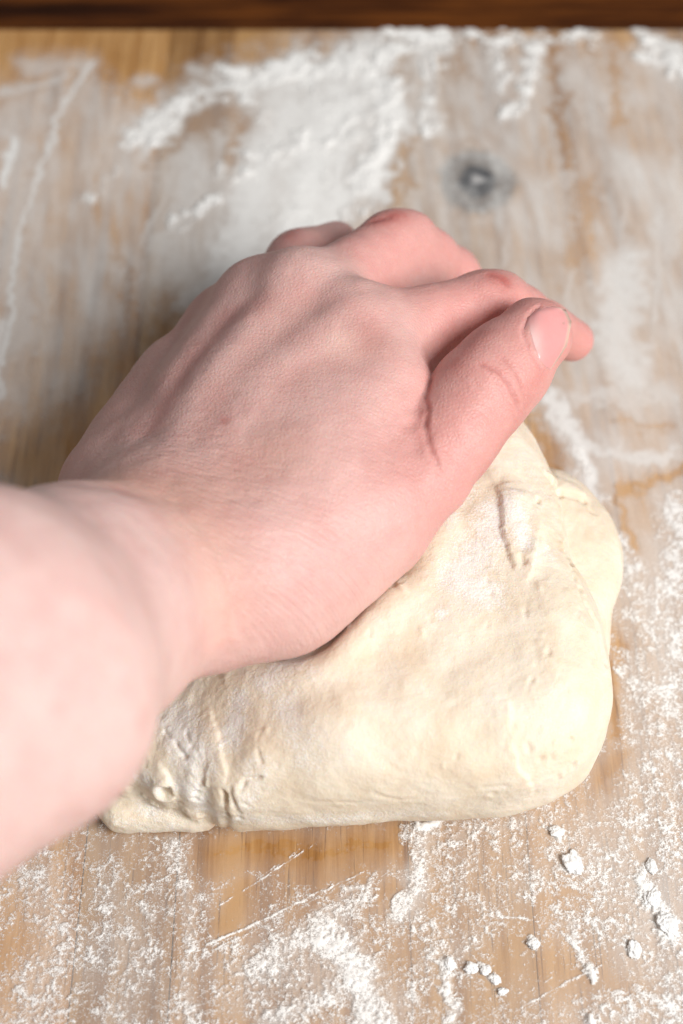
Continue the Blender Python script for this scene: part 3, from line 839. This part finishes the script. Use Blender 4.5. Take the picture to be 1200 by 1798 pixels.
# right, middle
addfilm([(1100, 470), (1090, 580), (1110, 660)], 75, .74); addfilm([(1190, 300), (1185, 450)], 40, .6)
addfilm([(960, 700), (1000, 760), (1050, 880)], 26, .85); addfilm([(1020, 790), (1100, 810), (1180, 795)], 24, .72); addfilm([(1000, 690), (1100, 700), (1190, 690)], 30, .62)
addgrain([(1075, 950), (1120, 1020), (1150, 1130)], 50, .60); addgrain([(1190, 900), (1185, 1050), (1180, 1250)], 60, .62); addgrain([(1175, 1350), (1190, 1500)], 45, .55)
addgrain([(985, 760), (1030, 850), (1070, 885)], 24, .52, .0002)
wipe([(930, 735), (965, 800), (985, 830)], 16, .9); wipe([(1090, 870), (1100, 920), (1110, 960)], 9, .8); wipe([(1095, 860), (1150, 842), (1210, 828)], 11, .85); wipe([(1080, 740), (1180, 760)], 10, .5)
wipe([(1078, 1120), (1080, 1200), (1085, 1300)], 12, .85); wipe([(1060, 1370), (1090, 1330)], 20, .6)
# front
base_f = (1 - back) * (.40 + .06 * sst(850, 1100, U) + .30 * (fbm2(X * 70, Y * 70, 141, 4) - .5))
grain = np.maximum(grain, base_f)
addgrain([(420, 1760), (560, 1640), (700, 1560), (740, 1480)], 95, .50, .0002); addgrain([(700, 1790), (840, 1620)], 90, .44, .0002); addgrain([(1120, 1440), (1190, 1800)], 50, .42)
addfilm([(560, 1640), (640, 1720), (660, 1810)], 50, .6); addfilm([(740, 1460), (720, 1600)], 40, .5); addfilm([(500, 1700), (700, 1760)], 80, .35); addfilm([(1150, 950), (1170, 1200)], 70, .5)
addgrain([(60, 1540), (100, 1660), (60, 1800)], 105, .52, .0002); addgrain([(190, 1560), (240, 1700), (200, 1830)], 95, .50, .0002); addgrain([(310, 1470), (330, 1600), (330, 1790)], 45, .52, .0003)
addgrain([(150, 1440), (250, 1490)], 40, .40); addgrain([(240, 1590), (255, 1620)], 16, .62, .0004); addgrain([(170, 1500)], 18, .55)
addgrain([(440, 1700), (520, 1650), (640, 1580)], 60, .60, .0005); addgrain([(560, 1640), (640, 1720), (660, 1810)], 60, .74, .0006); addgrain([(470, 1790), (600, 1740)], 50, .62, .0006)
addgrain([(720, 1460), (745, 1500), (735, 1560), (700, 1620)], 42, .62, .0003); addgrain([(722, 1452), (770, 1452)], 14, .92, .0012); addgrain([(800, 1480), (900, 1460), (930, 1445)], 34, .52, .0004)
addgrain([(790, 1560), (830, 1500)], 60, .48); addgrain([(760, 1690), (830, 1640)], 70, .50, .0003); addgrain([(785, 1690), (795, 1790)], 18, .66, .0004); addgrain([(600, 1560), (640, 1545)], 14, .7, .0005)
addgrain([(1010, 1620), (1015, 1690), (1030, 1720)], 24, .62, .0003); addgrain([(1025, 1720), (1020, 1710)], 14, .75, .0008)
addgrain([(1040, 1780), (1045, 1800)], 18, .8, .001); addgrain([(1135, 1540), (1150, 1590), (1175, 1650)], 30, .78, .0006); addgrain([(1190, 1700), (1180, 1790)], 40, .55); addgrain([(1000, 1440), (1060, 1400), (1080, 1320)], 24, .42)
addgrain([(960, 1480), (1060, 1560), (1060, 1700)], 90, .24)
for a, b, w, g in (((385, 1592), (560, 1478), 3.2, .75), ((430, 1555), (520, 1500), 3.0, .6), ((365, 1660), (470, 1612), 4.2, .85), ((470, 1612), (640, 1530), 3.6, .75), ((380, 1668), (455, 1628), 3.0, .7), ((480, 1618), (620, 1545), 3, .6),
                   ((610, 1545), (720, 1488), 3, .5), ((855, 1605), (965, 1621), 3.2, .75), ((905, 1775), (1065, 1690), 4, .75), ((870, 1668), (980, 1656), 3, .45), ((830, 1800), (970, 1716), 3.5, .6),
                   ((880, 1590), (960, 1510), 3, .45), ((800, 1640), (925, 1545), 3, .5), ((1050, 1632), (1200, 1560), 2.6, .5), ((690, 1640), (800, 1570), 3, .55), ((940, 1620), (1100, 1605), 2.2, .35)):
    for r_ in range(3):
        j = [random.uniform(-1, 1) for _ in range(6)]
        e0 = random.uniform(0, .45) if r_ else 0; e1 = random.uniform(.55, 1) if r_ else 1
        p0 = (a[0] + (b[0] - a[0]) * e0 + j[0] * 7 * (r_ > 0), a[1] + (b[1] - a[1]) * e0 + j[1] * 11 * (r_ > 0))
        p1 = (a[0] + (b[0] - a[0]) * e1 + j[2] * 7 * (r_ > 0), a[1] + (b[1] - a[1]) * e1 + j[3] * 11 * (r_ > 0))
        k = np.exp(-(polydist(UV + wob2 * .3, [p0, p1]) / (w * (.85, .6, .5)[r_])) ** 2)
        grain = np.maximum(grain, g * (.95, .7, .6)[r_] * k * (.35 + 1.1 * fine))
        film = np.maximum(film, .35 * g * k)
wipe([(380, 1500), (470, 1490), (560, 1500), (690, 1470)], 42, .93); wipe([(430, 1560), (400, 1640)], 26, .7); wipe([(640, 1590), (700, 1560)], 26, .6); wipe([(880, 1700), (960, 1600), (1000, 1560)], 34, .35); wipe([(960, 1700), (1110, 1740)], 40, .4)
wipe([(200, 1462), (380, 1466)], 7, .7)
for px_, py_, r_ in ((978, 1461, 15), (1006, 1517, 22), (1144, 1522, 16), (1145, 1577, 28), (1170, 1622, 34), (1113, 1667, 16), (937, 1658, 13), (827, 1700, 14), (853, 1704, 11), (871, 1720, 11), (789, 1694, 14)):
    addgrain([(px_, py_), (px_ + 1, py_ + 1)], r_, .85, .0006)
film = np.maximum(film, (.12 + .50 * sst(.25, .85, grain)) * (1 - .6 * back) * (grain > .1))
bare_soft = np.clip(bare, 0, 1)
film = np.clip(film, 0, .96) * (1 - .9 * bare_soft)
spr = np.exp(-(polydist(UV, [(380, 1500), (560, 1500), (690, 1470)]) / 45) ** 2)
grain = np.clip(grain - .55 * bare * (grain < .5) * (1 - spr * .0), 0, 1.1)
# relief: clotted crumbs where flour is loose, smoother heaps where it is deep
cr = fbm2(X * 1250, Y * 1250, 111, 3); cr2 = fbm2(X * 2300, Y * 2300, 117, 2); lump = fbm2(X * 190, Y * 190, 121, 4)
amount = grain * (1 - back * .75 + back * 1.5 * lump) + (cr - .5) * .62 * (1 - .4 * back) + (cr2 - .5) * .40 + (fbm2(X * 330, Y * 330, 151, 3) - .5) * .42 * (1 - back)
cover = sst(.40, .66, amount)
Z = .00020 + cover * (.00008 + .00020 * cr2) * sst(0, .5, grain) + thick * (.25 + 1.5 * np.clip(lump - .25, 0, 1)) * sst(.3, .9, amount)
Z += thick * .4 * (cr - .3) * sst(.4, .8, amount)
g2 = np.clip(amount, 0, 1.3)
index = np.full(nx_ * ny_, -1, np.int64); index[np.where(keep)[0]] = np.arange(len(X))
I = index.reshape(nx_, ny_)
Q = np.stack([I[:-1, :-1], I[1:, :-1], I[1:, 1:], I[:-1, 1:]], -1).reshape(-1, 4)
Q = Q[(Q >= 0).all(1)]
edge_ = np.hypot(np.maximum(np.abs(X) - .165, 0), np.maximum(-.19 - Y, 0)) + (fbm2(X * 40, Y * 40, 161, 4) - .5) * .05
edge_ = 1 - sst(.0, .05, edge_) * ((np.abs(X) > .15) | (Y < -.175))
film *= edge_; amount = amount * edge_; g2 = g2 * edge_; Z = .0002 + (Z - .0002) * edge_
show = (film > .05) | (amount > .12)
Q = Q[show[Q].any(1)]
used = np.unique(Q); remap = np.full(len(X), -1, np.int64); remap[used] = np.arange(len(used))
flour = mesh_from('flour', np.stack([X, Y, Z], 1)[used], remap[Q], M_flour)
tag(flour, 'white flour dusted, smeared and heaped over the wooden board', 'flour', kind='stuff')
fattr(flour, 'film', film[used]); fattr(flour, 'grain', g2[used])

# loose clumps of flour, each one its own thing
def clump(px, py, rx, ry, ang, hgt, seed, label):
    bm = bmesh.new(); bmesh.ops.create_icosphere(bm, subdivisions=5, radius=1.0)
    v = np.array([x.co[:] for x in bm.verts])
    n = fbm3(v * 1.6 + seed, seed, 3) - .5; n2 = fbm3(v * 5 + seed, seed + 5, 2) - .5
    n3 = fbm3(v * 13 + seed, seed + 9, 2) - .5
    v = v * (1 + 1.2 * n + .26 * n2 + .20 * n3)[:, None]
    c = P(px, py, 0); sc = np.linalg.norm(c - CAM) / FPX
    hgt *= .52; v = v * [rx * sc, ry * sc, hgt]
    ca, sa = math.cos(ang), math.sin(ang)
    v = np.stack([v[:, 0] * ca - v[:, 1] * sa, v[:, 0] * sa + v[:, 1] * ca, np.maximum(v[:, 2] + hgt * .45, .0)], 1)
    for b, co in zip(bm.verts, v): b.co = co
    me = bpy.data.meshes.new('flour_clump'); bm.to_mesh(me); bm.free()
    me.polygons.foreach_set('use_smooth', np.ones(len(me.polygons), bool)); me.materials.append(M_clump)
    o = bpy.data.objects.new('flour_clump', me); COL.objects.link(o); o.location = (c[0], c[1], .0003)
    tag(o, label, 'flour clump', 'loose clumps of flour on the board in front of the dough')
for a in (
    (978, 1461, 13, 9, .1, .0016, 3, 'round flour clump just below the dough, uppermost of the loose clumps'),
    (1006, 1517, 15, 19, .5, .0018, 8, 'large upright flour clump on bare wood right of centre'),
    (1144, 1522, 9, 13, .2, .0013, 14, 'upright flour clump near the right edge, highest on that side'),
    (1145, 1577, 13, 17, -.3, .0016, 23, 'large flour clump near the right edge above the biggest heap'),
    (1172, 1624, 15, 20, .4, .0019, 31, 'biggest flour heap by the right edge of the board'),
    (1113, 1667, 9, 15, 0, .0014, 44, 'narrow upright flour clump left of and below the biggest heap'),
    (937, 1658, 10, 9, 0, .0014, 52, 'small round flour clump alone between two scratches'),
    (827, 1700, 11, 9, .3, .0014, 66, 'flour clump at the left end of the row of small lumps near the front'),
    (853, 1704, 8, 8, 0, .0011, 71, 'small flour clump second from the left in the row near the front'),
    (871, 1720, 7, 8, .4, .0010, 83, 'small flour clump third in the row near the front'),
    (789, 1694, 10, 11, 0, .0013, 90, 'rounded flour clump at the head of a white streak near the front'),
    (883, 1741, 8, 6, .2, .0009, 97, 'tiny flour clump lowest in the row of small lumps'),
    ): clump(*a)
